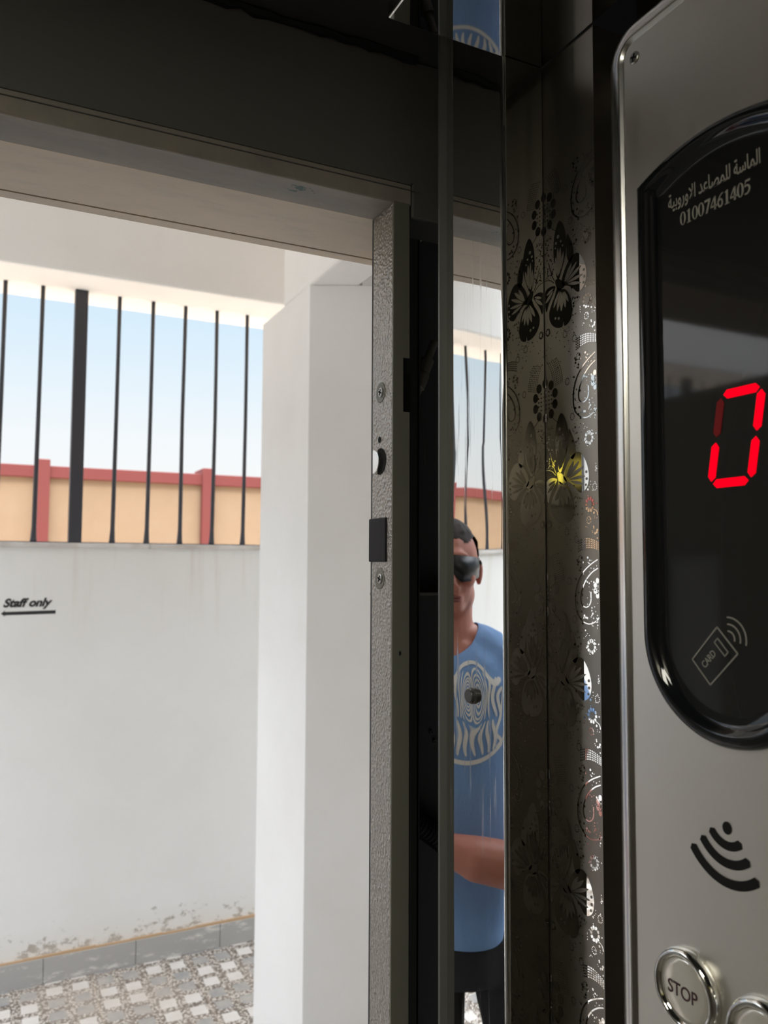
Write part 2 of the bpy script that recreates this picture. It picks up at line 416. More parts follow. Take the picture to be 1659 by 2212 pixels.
# railing
rl = thing('metal_railing', (.34, 3.63, 1.735), 'black steel bar railing with one thick post between white parapet and beam', 'railing')
b = B(); box(b, -7, 2.4, 3.615, 3.645, 1.735, 1.741); link('bottom_rail', b, M['rod'], rl)
for i in range(-46, 14):
    x = .343 + (.0115*(1 if i > 0 else -1) if i else 0) + .1435*i
    if i in (12, 0, -12, -24, -36):
        b = bbox(x-.026, x+.026, 3.604, 3.656, 1.735, 2.83, .003); link('post', b, M['rod'], rl)
    else:
        jit = random.uniform(-.003, .003)
        b = B(); tube(b, [(x-.004, 3.63, 1.736), (x-.004, 3.63, 1.756), (x-.003, 3.63, 1.80), (x+jit, 3.63, 2.3), (x+.003, 3.63, 2.83)], [.014, .012, .0095, .0085, .0085], 8)
        link('bar', b, M['rod'], rl, True)

# painted lettering on the parapet
sg = thing('painted_sign', (.17, 3.56, 1.47), 'black painted words Staff only above a left arrow on white parapet', 'sign')
text('lettering', 'Staff only', M['ink'], on_far_wall(.0785, 3.5595, 1.4775, .012), .0455, sg, .0004, .32, .0021, .182)
P = lambda u, v, d: (u, 3.56-d, v)
b = B(); prism(b, [(.083, 1.4445), (.10, 1.4450), (.2725, 1.4475), (.2728, 1.4615), (.10, 1.4585), (.083, 1.4585)], P, 0, .0008)
prism(b, [(.0715, 1.4515), (.0860, 1.4395), (.0838, 1.4515), (.0862, 1.4645)], P, 0, .0009)
link('arrow', b, M['ink'], sg)

# ------------------------------------------------------------------ lift shaft building
struct('wall_front_right', box(B(), .41, 3.2, .775, .85, 0, 7), [M['plaster']])
struct('wall_front_left', box(B(), -1.3, -.53, .775, .85, 0, 7), [M['plaster']])
struct('wall_front_above', box(B(), -.53, .41, .775, .85, 2.03, 7), [M['plaster']])
struct('wall_shaft_left', box(B(), -1.3, -1.22, -1.6, .775, 0, 7), M['shaft'])
struct('wall_shaft_right', box(B(), 1.0, 1.08, -1.6, .775, 0, 7), M['shaft'])
struct('wall_shaft_back', box(B(), -1.3, 1.08, -1.68, -1.6, 0, 7), M['shaft'])
struct('ceiling_shaft', box(B(), -1.3, 1.08, -1.68, .85, 3.2, 3.3), M['shaft'])
struct('wall_shaft_front', box(B(), .394, 1.0, .765, .775, 0, 3.2), M['shaft'])
# beige marble lining of the opening
b = B()
box(b, -.53, .41, .716, .811, 1.996, 2.03); box(b, -.53, .41, .8128, .828, 1.9955, 2.03); box(b, -.53, .41, .811, .8128, 1.9995, 2.03, 1)
box(b, .394, .41, .79, .828, 0, 1.996); box(b, -.53, -.50, .716, .828, 0, 1.996)
struct('trim_6', b, [M['stone'], M['groove']])

# ------------------------------------------------------------------ landing door frame (grey painted steel)
fr = thing('door_frame', (.34, .69, 0), 'grey hammer-painted steel door frame with latch hole and black pad, lining the opening', 'door frame')
# head
b = B(); box(b, -.50, .3595, .670, .716, 1.9955, 2.016); bev(b, .0015)
link('head', b, M['head'], fr)
# strike jamb: thin channel with a notch cut in the inner face
b = B()
XJ, YF, YB = .340, .670, .7145
box(b, XJ, XJ+.0025, YF+.002, YB, 0, 1.9955)
jb = link('strike_jamb', bev(b, .0006), M['hammer'], fr)
P = lambda u, v, d: (u, d, v)
b = B()
prism(b, [(XJ, 0), (.3585, 0), (.3582, 1.7946), (.3514, 1.7946), (.3512, 1.846), (.3580, 1.8464), (.3575, 1.9975), (XJ, 1.9975)], P, YF, YF+.0025)
link('jamb_front_flange', bev(b, .0007), M['olive'], fr)
link('flange_light_stop', box(box(B(), XJ, .392, YB, YB+.0025, 0, 1.9955), .3905, .3935, YB, .792, 0, 1.9955), M['shaft'], fr)  # back flange, widened and boxed to keep daylight from leaking into the shaft
link('hinge_jamb', bbox(-.48, -.46, .670, .7165, 0, 1.9955, .0015), M['hammer'], fr)
def cross_screw(name, y, z, r, parent, x, axis=(-1, 0, 0), mat=None):
    bm = B(); lathe(bm, [(r, 0), (r, .0006), (r*.82, .0011), (r*.3, .0013)], (x, y, z), axis, 28)
    s = link(name, bm, mat or M['steel'], parent, False)
    bm = B(); w = r*.16; l = r*.62
    ax = Vector(axis)
    for a in (.35, .35+PI/2):
        du, dv = math.cos(a), math.sin(a)
        pts = [(du*l-dv*w, dv*l+du*w), (du*l+dv*w, dv*l-du*w), (-du*l+dv*w, -dv*l-du*w), (-du*l-dv*w, -dv*l+du*w)]
        prism(bm, pts, lambda u, v, d: (x+ax.x*d, y+u, z+v), .0011, .00145)
    c = link('cross_slot', bm, M['blackhole'], None); c.parent = s
    c.matrix_parent_inverse = s.matrix_basis.inverted(); c.matrix_parent_inverse = Matrix.Translation((0, 0, 0))
    return s
for zz in (1.8165, 1.6371):
    b = B(); lathe(b, [(.0100, -.0001), (.0100, .00035), (.0082, .0003), (.0062, .0001)], (XJ, .6962, zz), (-1, 0, 0), 32)
    link('countersink', b, M['olive'], fr, True)
    cross_screw('screw', .6952, zz, .0048, fr, XJ-.0002)
b = B(); lathe(b, [(.0031, 0), (.0031, .00025)], (XJ, .6980, 1.7708), (-1, 0, 0), 20); link('pin_hole', b, M['blackhole'], fr)
b = B(); lathe(b, [(.0128, 0), (.0128, .0003), (.0118, .0003)], (XJ, .6965, 1.7495), (-1, 0, 0), 36); link('latch_hole', b, M['blackhole'], fr)
# half-round sprung latch bolt
P = lambda u, v, d: (XJ-d, u, v)
pts = [(.7065, 1.7385)] + [(.7065-.0135*math.sin(a), 1.7497-.0118*math.cos(a)) for a in [PI*i/18 for i in range(1, 18)]] + [(.7065, 1.7610)]
b = B(); prism(b, pts, P, -.003, .0035); link('latch_bolt', bev(b, .0006), M['zinc'], fr)
b = bbox(XJ-.0018, XJ+.002, .6815, .7185, 1.6531, 1.6950, .0012); link('strike_pad', b, M['black'], fr)

# landing door leaf, swung open outwards on the left jamb (seen in the display's reflection)
dr = thing('landing_door', (-.48, .73, .01), 'grey steel landing door leaf swung open, with a narrow glazed slot', 'door')
b = B(); P = lambda u, v, d: (-.462-d, u, v)
for y0, y1, z0, z1 in ((.735, 1.09, .012, 1.992), (1.23, 1.40, .012, 1.992), (1.09, 1.23, 1.672, 1.992), (1.09, 1.23, .012, .70)): box(b, -.502, -.462, y0, y1, z0, z1)
link('leaf', b, M['olive'], dr)
link('vision_glass', box(B(), -.484, -.480, 1.09, 1.23, .70, 1.672), simple('wired_glass', (.55, .57, .56), .25), dr)
link('pull_handle', tube(B(), [(-.462, 1.34, 1.0), (-.425, 1.34, 1.0), (-.425, 1.34, 1.18), (-.462, 1.34, 1.18)], .009, 12), M['steel'], dr, True)

b = B(); prism(b, [(.3474, 1.5665), (.3490, 1.5672), (.3494, 1.5690), (.3483, 1.5712), (.3472, 1.5695)], lambda u, v, d: (u, d, v), YF-.0003, YF+.0005)
link('paint_chip', b, M['black'], fr)

# ------------------------------------------------------------------ lift car shell
ZC = 2.064                                        # mirror ceiling
b = B(); P = lambda u, v, d: (u, d, v)
prism(b, [(-.80, 2.016), (.3597, 2.016), (.3597, 1.984), (.47, 1.984), (.47, 2.142), (-.80, 2.142)], P, .670, .716)
struct('wall_header', bev(b, .002), M['header'])
b = B(); box(b, -.80, .3662, .6685, .670, 2.010, 2.0105); 
struct('trim_7', box(b, -.80, .358, .6688, .6702, 2.0155, 2.0185), M['header'])
struct('ceiling', box(B(), -.80, .47, -.95, .716, 2.142, 2.18), M['dark'])
b = B()                                           # uneven mastic bead between header and soffit
path = []; rad = []
for i in range(90):
    x = -.75+i*.0125; path.append((x, .6672+random.uniform(-.002, .001), 2.1405+random.uniform(-.002, .001))); rad.append(.003+random.random()*.0025)
struct('trim_8', tube(b, path, rad, 6), M['black'])
struct('ceiling_panel', bbox(.262, .4048, -.90, .528, ZC, ZC+.013, .0015), M['ceilm'])
struct('wall_left', box(B(), -.82, -.78, -.92, .60, 0, 2.142), M['panel'])
struct('wall_back', box(B(), -.82, .47, -.96, -.92, 0, 2.142), M['panel'])
struct('floor_car', box(B(), -.82, .47, -.92, .60, 0, .012), simple('grey_car_floor', (.42, .40, .37), .6))
struct('wall_front_return', box(B(), -.78, -.52, .525, .60, .012, 2.142), M['ret'])

lm = thing('ceiling_fill', (-.52, .02, 2.142), 'square warm fill panel added out of view on the left of the car ceiling', 'lamp')  # added out of view to brighten the dark car interior
link('fill_frame', bev(box(B(), -.69, -.35, -.15, .19, 2.122, 2.142), .004), M['trimm'], lm)
em = N('warm_fill_diffuser'); em.set((.8, .8, .7), .5); em.b.inputs['Emission Color'].default_value = (1, .955, .82, 1); em.b.inputs['Emission Strength'].default_value = FILL_LAMP
link('diffuser', box(B(), -.67, -.37, -.13, .17, 2.119, 2.124), em.m, lm)

yl = thing('corner_lamp', (-.74, -.90, 1.94), 'small upright yellow strip lamp in the rear left corner of the car', 'lamp')
link('lamp_base', bbox(-.775, -.705, -.92, -.905, 1.83, 2.05, .003), M['trimm'], yl)
em = N('yellow_lamp_tube'); em.set((.8, .8, .3), .5); em.b.inputs['Emission Color'].default_value = (1, .88, .10, 1); em.b.inputs['Emission Strength'].default_value = 2.4
link('lamp_tube', tube(B(), [(-.74, -.890, 1.90), (-.74, -.890, 1.975)], .008, 12), em.m, yl, True)

# etched decorative panel on the right wall: satin ground with mirror-polished butterflies, swirls and flowers
XW, YC, YE = .405, .525, .463
bm = bmesh.new()
box(bm, XW, XW+.06, YE, YC+.02, .012, ZC)
box(bm, XW+.045, XW+.07, -.92, YE, .012, 2.142)
bmesh.ops.recalc_face_normals(bm, faces=bm.faces[:])
SU, SV, PER = .000112, .0000753, .1555
def cell(zc, alt):
    """one repeat of the etched pattern; design units: cu to the right of the corner, cv downwards from the butterfly's body"""
    def P(cu, cv, d): return (XW-d, YC-cu*SU, zc-cv*SV)
    def inside(p): return 2 < p[0] < 548
    def put(pts, d=.0002, mi=1):
        pts = [(min(max(u, 1), 549), v) for u, v in pts]
        if max(p[0] for p in pts)-min(p[0] for p in pts) < 2: return
        v0 = [bm.verts.new(P(u, v, d)) for u, v in pts]
        f = bm.faces.new(v0); f.material_index = mi; f.normal_update()
        if f.normal.x > 0: f.normal_flip()
    def line(pts, w, mi=1):
        run = []
        for p in list(pts)+[None]:
            if p is not None and inside(p): run.append(p)
            else:
                if len(run) > 2:
                    n0 = len(bm.faces); ribbon(bm, run, w, P, .0002, None, mi); bm.faces.ensure_lookup_table()
                    for f in bm.faces[n0:]:
                        f.normal_update()
                        if f.normal.x > 0: f.normal_flip()
                run = []
    def dots(pts, r): 
        for u, v in pts:
            if inside((u, v)): put(circ(u, v, r, r*1.45, 8))
    def petals(cu, cv, ru, rv, n, pu, pv, a0=0):
        for i in range(n):
            a = a0+2*PI*i/n
            put(circ(cu+ru*math.cos(a), cv+rv*math.sin(a), pu, pv, 12))
    # big flower on the corner
    petals(0, -860, 118, 190, 10, 30, 52, PI/10)
    dots([(x, -860+y) for x in (12, 45, 75) for y in (-90, -45, 0, 45, 90) if (x/100)**2+(y/130)**2 < 1], 7)
    # butterfly: fore wing, hind wing, right wings, body
    put(closed([(180, -685), (215, -640), (245, -540), (256, -420), (246, -300), (205, -150), (170, -60), (150, -75), (125, -200), (112, -380), (120, -530), (148, -640)]))
    put(closed([(262, -500), (300, -420), (325, -330), (330, -240), (300, -180), (265, -230), (255, -360)]))
    put(closed([(200, -30), (240, -140), (300, -225), (370, -240), (430, -150), (462, -20), (455, 90), (420, 155), (370, 170), (320, 110), (270, 60), (215, 30)]))
    put(closed([(150, 30), (190, 60), (245, 90), (290, 190), (312, 320), (290, 430), (230, 470), (215, 420), (200, 470), (130, 450), (75, 380), (55, 280), (80, 190), (120, 110)]))
    put(closed([(130, 10), (90, -15), (40, -10), (6, 30), (6, 130), (25, 240), (50, 170), (90, 90)]))
    put(closed([(128, -55), (160, -65), (210, -15), (235, 40), (190, 65), (150, 40)]))
    # satin cells and spots inside the wings
    def leaf(a, b_, w):
        a, b_ = Vector(a), Vector(b_); t = (b_-a); q = Vector((-t.y, t.x)).normalized()*w
        put(closed([tuple(a), tuple(a+t*.55+q), tuple(b_), tuple(a+t*.55-q)], 5), .0004, 0)
    for a, c, w in (((160, -90), (135, -310), 13), ((170, -100), (160, -400), 14), ((182, -110), (190, -390), 15), ((195, -150), (225, -330), 13), ((140, -110), (120, -260), 9)): leaf(a, c, w)
    for a, c, w in (((235, 0), (310, -160), 16), ((245, 5), (365, -150), 18), ((255, 15), (410, -90), 18), ((262, 25), (425, 10), 17), ((270, 40), (405, 90), 16)): leaf(a, c, w)
    for a, c, w in (((175, 75), (110, 230), 16), ((190, 85), (150, 280), 17), ((205, 95), (195, 300), 17), ((220, 100), (240, 280), 15), ((232, 105), (272, 230), 12)): leaf(a, c, w)
    for a, c, w in (((110, 15), (30, 60), 14), ((105, 40), (20, 140), 16)): leaf(a, c, w)
    for u, v, r in ((165, -520, 14), (142, -460, 10), (195, -455, 9), (135, -410, 7), (215, -400, 7), (130, 350, 10), (165, 365, 11), (438, -30, 10), (440, 40, 10), (432, 100, 9)):
        put(circ(u, v, r, r*1.45, 10), .0004, 0)
    line(spline([(120, -60), (85, -150), (60, -260), (52, -290)]), 6)
    line(spline([(115, -40), (70, -90), (20, -105), (4, -100)]), 6)
    # swirl with a flower in it
    sw = -240 if not alt else -232
    line(spline([(548, sw-985+0), (470, sw-930), (400, sw-860), (352, sw-780), (318, sw-660), (312, sw-540), (330, sw-440), (380, sw-370), (450, sw-345), (520, sw-380), (548, sw-420)]), 11)
    line(spline([(548, sw-900), (480, sw-850), (420, sw-770), (376, sw-660), (368, sw-570), (388, sw-520), (430, sw-510), (466, sw-560), (470, sw-660)]), 11)
    petals(560, sw-700, 50, 84, 9, 17, 28); dots([(548, sw-700), (540, sw-720), (540, sw-675)], 5)
    line(spline([(62, -700), (100, -640), (150, -590)]), 6)
    # small flowers and rings
    for cu, cv, s in ((468, -365, 1.0), (468, 300, 1.05), (40, 470, .6)):
        petals(cu, cv, 36*s, 60*s, 10, 9.5*s, 15*s)
        put(circ(cu, cv, 27*s, 45*s, 20)); put(circ(cu, cv, 23*s, 39*s, 20), .0004, 0)
    for cu, cv in ((370, -1225), (458, 455), (250, -1000), (230, 560), (300, -620), (520, 130), (330, 640)):
        for i in range(10):
            a = 2*PI*i/10; put(circ(cu+20*math.cos(a), cv+34*math.sin(a), 4, 6, 6))
    line(spline([(500, 345), (535, 370), (548, 420)]), 8)
    # dotted bands
    for r in range(5):
        for i in range(13):
            a = i/12
            u = 350 + 195*a; v = 660 + r*26*(1-.35*a) - 30*math.sin(a*PI) + 20*a
            put(circ(u, v, 5.5, 8, 7))
    for r in range(6):
        for i in range(13):
            a = i/12; put(circ(40+r*19+i*10-60*a*a, -1250+i*22-r*7, 4, 6.5, 6))
    rr = random.Random(5)
    pts = []
    for _ in range(230):
        u, v = rr.uniform(300, 545), rr.uniform(-1260, 640)
        if ((u-395)/90)**2+((v+35)/230)**2 < 1: continue
        pts.append((u, v, rr.choice((3, 3.5, 4, 6, 8.5))))
    for _ in range(70):
        u, v = rr.uniform(8, 110), rr.uniform(-600, -100); pts.append((u, v, rr.choice((3, 4, 6.5))))
    for _ in range(40):
        u, v = rr.uniform(10, 290), rr.uniform(480, 900); pts.append((u, v, rr.choice((3, 4, 5))))
    for u, v, r in pts: put(circ(u, v, r, r*1.45, 8))
ZB = 1.563
for i in range(-6, 4):
    zc = ZB + PER*i
    if zc+.1 < ZC: cell(zc, i % 2)
geo = [v for v in bm.verts if v.co.z > ZC and v.co.x < XW]
bmesh.ops.delete(bm, geom=geo, context='VERTS')
me = bpy.data.meshes.new('wall_right'); bm.to_mesh(me); bm.free(); me.materials.append(M['etched']); me.materials.append(M['polish'])
o = bpy.data.objects.new('wall_right', me); COL.objects.link(o); o['kind'] = 'structure'

# front return between the door post and the corner
b = B(); box(b, .3675, .4043, YC, YC+.004, .012, ZC-.0005); struct('wall_return', bev(b, .0006), M['ret'])

# mirror-polished door post strip with its scuffed lip and stud
XM, Y0, Y1 = .366, .5255, .6155
ms = thing('door_post', (XM, .57, .012), 'mirror-polished steel door post strip with a hex stud, reflecting the landing', 'door post')
bm = bmesh.new()
ys = [Y0+(Y1-Y0)*i/56 for i in range(57)]
zs = [.02+.06*i for i in range(22)] + [1.30+.0035*i for i in range(1, 130)] + [1.76+.03*i for i in range(1, 11)]
zs = [z for z in zs if z < 2.135] + [2.14]
SY, SZ = .5740, 1.5428
def mx(y, z):
    t = (y-(Y0+Y1)/2)
    x = XM - .00012*(1-(t/.042)**2)                                  # slightly bowed sheet
    x += .0011*t*math.sin((z-1.62)*9.0)*.55                          # gentle twist along its height
    x += .00003*math.sin(z*42+t*60)
    r2 = ((y-SY)/.0115)**2+((z-SZ)/.0165)**2
    x += .00060*math.exp(-r2)                                        # dent pulled in by the stud
    e = max(0, (Y0+.0035-y)/.0035); x += .0016*e*e                   # rolled near edge
    return x
g = [[bm.verts.new((mx(y, z), y, z)) for y in ys] for z in zs]
for i in range(len(zs)-1):
    for j in range(len(ys)-1):
        bm.faces.new((g[i][j], g[i+1][j], g[i+1][j+1], g[i][j+1]))
bmesh.ops.recalc_face_normals(bm, faces=bm.faces[:])
bm.normal_update()
if sum(f.normal.x for f in bm.faces) > 0: bmesh.ops.reverse_faces(bm, faces=bm.faces[:])
me = bpy.data.meshes.new('mirror_face'); bm.to_mesh(me); bm.free(); me.materials.append(M['mirror'])
for p in me.polygons: p.use_smooth = True
o = bpy.data.objects.new('mirror_face', me); COL.objects.link(o); o.parent = ms; o.matrix_parent_inverse = Matrix.Translation(-ms.location)
link('core', box(B(), XM+.0020, XM+.012, Y0+.004, Y1+.001, .012, 2.14), M['lip'], ms)
b = B(); P = lambda u, v, d: (u, d, v)
prism(b, [(.3588, .012), (XM+.003, .012), (XM+.003, 2.14), (.3588, 2.14)], P, Y1-.0002, Y1+.003)
link('edge_lip', bev(b, .0005), M['lip'], ms)
b = B(); lathe(b, [(.0068, -.001), (.0068, .0012), (.0059, .0015), (.0058, .0040), (.0053, .0046)], (XM, SY, SZ), (-1, 0, 0), 36)
link('stud', b, simple('dark_stud_metal', (.10, .095, .092), .4, .3), ms)

# ------------------------------------------------------------------ in the gap between car and landing
lk = thing('door_lock_roller', (.42, .755, 1.83), 'dark metal lock roller with hex bolt tilted in the shaft gap', 'lock roller')
ax = Vector((.016, 0, .039)).normalized(); p0 = Vector((.4058, .748, 1.833))
lathe_ = lambda nm, prof, m: link(nm, lathe(B(), prof, p0, ax, 24), m, lk, False)
lathe_('lower_sleeve', [(.0080, .006), (.0083, .0065), (.0083, .0225), (.0078, .0230)], M['gun'])
lathe_('upper_sleeve', [(.0070, .0235), (.0074, .0240), (.0074, .0400), (.0068, .0405)], M['gun'])
lathe_('pin', [(.0046, .040), (.0046, .062)], M['gun'])
link('hex_bolt', lathe(B(), [(.0060, -.003), (.0064, -.002), (.0064, .006)], p0, ax, 6), M['gun'], lk)
link('bracket', bbox(.3605, .3800, .7100, .7125, 1.800, 1.842, .0006), M['hose'], lk)
tag(link('wire', tube(B(), [(.4172, .755, 1.8162), (.4190, .754, 1.79), (.4224, .755, 1.7576)], .0006, 6), M['lip']), 'thin pale wire hanging below the lock roller in the gap', 'wire')
b = B(); path = []; rad = []
for i in range(70):
    t = i/69; path.append((.375+.14*t, .748+.004*math.sin(3*t), 1.408-.085*t-.03*t*t)); rad.append(.0118 if i % 2 else .0100)
tag(link('corrugated_conduit', tube(b, path, rad, 14), M['hose']), 'black corrugated conduit crossing the dark gap low down', 'conduit')
tag(link('cross_bracket', bbox(.362, .50, .748, .765, 1.6185, 1.6215, .0005), M['gun']), 'thin grey bracket edge across the dark gap', 'bracket')
for i, (x, z) in enumerate(((.4348, 1.4725), (.4392, 1.4620))):
    b = B(); lathe(b, [(.0022, 0), (.0022, .002), (.0012, .002), (.0010, .001)], (x, .765, z), (0, -1, 0), 14)
    tag(link('small_screw', b, M['lip']), ('upper' if i == 0 else 'lower')+' of two tiny screw heads in the dark gap', 'screw', 'screws in the gap')

# ------------------------------------------------------------------ control panel
XP = .390
cp = thing('control_panel', (.45, .336, .95), 'brushed steel lift control panel with black oval display and round buttons', 'control panel')
PW = lambda u, v, d: (XP-d, u, v)                 # u = world Y, v = height, d = out of the plate
YL, YR, ZT, ZBm, RC = .4143, .2577, 2.0105, .90, .010
def rrect(o):
    r = RC+o; pts = []
    for cy_, cz_, a0 in ((YL-RC, ZT-RC, 0), (YR+RC, ZT-RC, PI/2), (YR+RC, ZBm+RC, PI), (YL-RC, ZBm+RC, 1.5*PI)):
        for i in range(9):
            a = a0+PI/2*i/8; pts.append((cy_+r*math.cos(a), cz_+r*math.sin(a)))
    return pts
b = B(); prism(b, rrect(-.0004), PW, -.004, 0); link('faceplate', b, M['plate'], cp)
b = B()
prof = [(0, -.004), (.0003, -.0006), (.0010, -.0001), (.0024, .0012), (.0034, .0018), (.0046, .0019), (.0080, .0015), (.0112, .0007), (.0138, -.0006), (.0155, -.0026), (.0163, -.006), (.0164, -.012), (.0164, -.060)]
rings(b, [[PW(u, v, d) for u, v in rrect(o)] for o, d in prof], False)
link('edge_trim', b, M['trimm'], cp, True)
cs = cross_screw('corner_screw', .4037, 1.9983, .0042, cp, XP)
# black oval bezel
YCt = .336
def bez(o, top=1.9165, zlo=1.609, hw=.0635):
    w = hw+o; pts = []
    for i in range(41):                            # lower half round, from +Y side to -Y side
        a = -PI*i/40; pts.append((YCt+w*math.cos(a), zlo+(w*1.0)*math.sin(a)))
    zc = 1.9035; rise = .0135
    for i in range(25):
        t = -1+2*i/24; pts.append((YCt+w*t, zc+o*.9+rise*(1-t*t)))
    return pts
b = B()
prof = [(0, 0), (-.0004, .0035), (-.0022, .0062), (-.0055, .0072), (-.0085, .0066), (-.0105, .0040), (-.0135, .0022), (-.0185, .0014)]
rings(b, [[PW(u, v, d) for u, v in bez(o)] for o, d in prof], False)
bz = link('display_bezel', b, M['gloss'], cp, True)
b = B(); flat(b, bez(-.0184), PW, .0014); 
for f in b.faces: f.normal_update()
sc_ = link('screen', b, M['glass'], None); sc_.parent = bz
# red seven-segment digit
dg = B(); off = B()
TL, TR, BL_, BR_ = Vector((.3372, 1.7525)), Vector((.3085, 1.7490)), Vector((.3462, 1.7003)), Vector((.3167, 1.6975))
TL, TR, BL_, BR_ = Vector((.3362, 1.7510)), Vector((.3082, 1.7510)), Vector((.3452, 1.6990)), Vector((.3172, 1.6990))
ML, MR = (TL+BL_)/2, (TR+BR_)/2
def seg(bm, a, c, w=.0052, gap=.0016):
    t = (c-a).normalized(); a = a+t*gap; c = c-t*gap; q = Vector((-t.y, t.x))*w/2
    pts = [a, a+t*w*.5+q, c-t*w*.5+q, c, c-t*w*.5-q, a+t*w*.5-q]
    prism(bm, [tuple(p) for p in pts], PW, .0015, .0019)
for a, c in ((TL, TR), (TR, MR), (MR, BR_), (BR_, BL_), (BL_, ML)): seg(dg, a, c)
seg(off, ML, TL)
link('lit_digit', dg, M['led'], cp); link('unlit_segment', off, M['ledoff'], cp)
# lettering on the screen: Arabic shop line and phone number
def ar(*cs): return ''.join(chr(c) for c in cs)
w1 = ar(0xFE94, 0xFEB3, 0xFE8E, 0xFEE4, 0xFEDF, 0x0627)                                   # visual order, right to left
w2 = ar(0xFEAA, 0xFECB, 0xFE8E, 0xFEBC, 0xFEE4, 0xFEE0, 0xFEDF)
w3 = ar(0xFE94, 0xFEF4, 0xFE91, 0xFEED, 0xFEAD, 0xFEED, 0xFEFB, 0x0627)
text('arabic_lettering', w3+' '+w2+' '+w1, M['print_'], on_right_wall(XP-.0016, .3745, 1.8790, 0), .0125, cp, .0001, 0, .00015, .0690)
def serif_digit(bm, ch, u0, v0, h):
    """bold book-face numeral, drawn in a 0..0.6 x 0..1 box"""
    P = lambda x, y, d: (XP-d, u0-x*h, v0+y*h)
    D = (.0015, .0017)
    def rect(x0, x1, y0, y1): prism(bm, [(x0, y0), (x1, y0), (x1, y1), (x0, y1)], P, *D)
    if ch == '0':
        o, i = circ(.3, .5, .27, .5, 28), circ(.3, .5, .125, .455, 28)
        for j in range(28):
            k2 = (j+1) % 28; prism(bm, [o[j], o[k2], i[k2], i[j]], P, *D)
    elif ch == '1':
        rect(.235, .40, .05, .93); rect(.12, .52, 0, .055); prism(bm, [(.235, .93), (.40, .93), (.40, 1.0), (.34, 1.0), (.12, .88), (.12, .85), (.235, .87)], P, *D)
    elif ch == '7':
        prism(bm, [(.05, .80), (.07, 1.0), (.57, 1.0), (.56, .84), (.12, .84)], P, *D); prism(bm, [(.41, .86), (.56, .84), (.30, 0), (.15, 0)], P, *D)
    elif ch == '4':
        rect(.33, .48, .02, .98); rect(.02, .58, .22, .345); prism(bm, [(.02, .30), (.02, .34), (.34, .98), (.48, .98), (.40, .90), (.10, .345)], P, *D)
    elif ch == '5':
        prism(bm, [(.15, 1.0), (.54, 1.0), (.50, .86), (.19, .86), (.13, .60), (.08, .54)], P, *D)
        ribbon(bm, spline([(.10, .57), (.30, .62), (.45, .48), (.46, .26), (.32, .07), (.10, .05)], 8), .13, P, *D, 0, .25)
    elif ch == '6':
        ribbon(bm, spline([(.52, .96), (.30, .80), (.14, .50), (.13, .28), (.20, .10), (.31, .05), (.43, .12), (.47, .30), (.42, .50), (.31, .57), (.18, .48)], 8), .125, P, *D, 0, .45)
b = B()
for j, ch in enumerate('01007461405'): serif_digit(b, ch, .3652-.0048*j, 1.8645, .0086)
link('phone_number', b, M['print_'], cp)
# card icon
b = B(); D0, D1 = .0015, .0017
A_, B_, C_, D_ = Vector((.3622, 1.5937)), Vector((.3432, 1.6145)), Vector((.3290, 1.6003)), Vector((.3490, 1.5800))
for p, q in ((A_, B_), (B_, C_), (C_, D_), (D_, A_)): ribbon(b, [tuple(p), tuple(q)], .0009, PW, D0, D1)
c1, c2 = B_*.70+C_*.30, C_
e1 = (B_-A_).normalized(); e2 = (C_-B_).normalized()
q0 = B_+e2*.0045-e1*.0045
ch = [q0, q0+e2*.0105, q0+e2*.0105-e1*.0035, q0-e1*.0035]
for i in range(4): ribbon(b, [tuple(ch[i]), tuple(ch[(i+1) % 4])], .0007, PW, D0, D1)
cc = B_*.45+C_*.55
for r in (.0045, .0085, .0125):
    pts = [(cc.x-r*math.cos(a), cc.y+.0015+r*math.sin(a)) for a in [math.radians(-12+8*i) for i in range(14)]]
    ribbon(b, pts, .0009, PW, D0, D1)
ci = link('card_icon', b, M['printd'], cp)
tl = text('card_lettering', 'CARD', M['printd'], on_right_wall(XP-.0016, .3527, 1.5893, math.radians(47)), .0058, None, .0001, 0, .0001, .0125); tl.parent = ci
# contactless mark cut through the plate
b = B(); prism(b, circ(.3405, 1.4995, .0032, .0036, 20), PW, .0001, .0004)
wc = (.3405, 1.5060)
for r, w in ((.0165, .0050), (.0265, .0052), (.0375, .0054)):
    pts = [(wc[0]+r*.88*math.sin(a), wc[1]-r*math.cos(a)) for a in [math.radians(-36+86*i/18) for i in range(19)]]
    ribbon(b, pts, w, PW, .0001, .0004)
link('contactless_mark', b, M['blackhole'], cp)
# round push buttons
def button(y, z, word):
    r = B(); lathe(r, [(.0238, 0), (.0242, .0015), (.0238, .0040), (.0222, .0066), (.0205, .0070), (.0192, .0060), (.0186, .0035)], (XP, y, z), (-1, 0, 0), 56)
    ring = link('button', r, M['chrome'], cp, True)
    c = B(); lathe(c, [(.0186, .0034), (.0182, .0046), (.0150, .0052), (.009, .0055), (.003, .0056)], (XP, y, z), (-1, 0, 0), 48)
    cap = link('cap', c, M['cap'], None, True); cap.parent = ring
    if word:
        t = text('lettering', word, M['capink'], on_right_wall(XP-.0057, y+.0118, z-.0044, 0), .0110, None, .0002, 0, .00005, .0226); t.parent = ring
    return ring
button(.3708, 1.3960, 'STOP'); button(.3170, 1.3915, None)
button(.3708, 1.335, None); button(.3170, 1.330, None)
for c in cp.children_recursive:
    if c.parent is not cp: c.matrix_parent_inverse = Matrix.Identity(4)

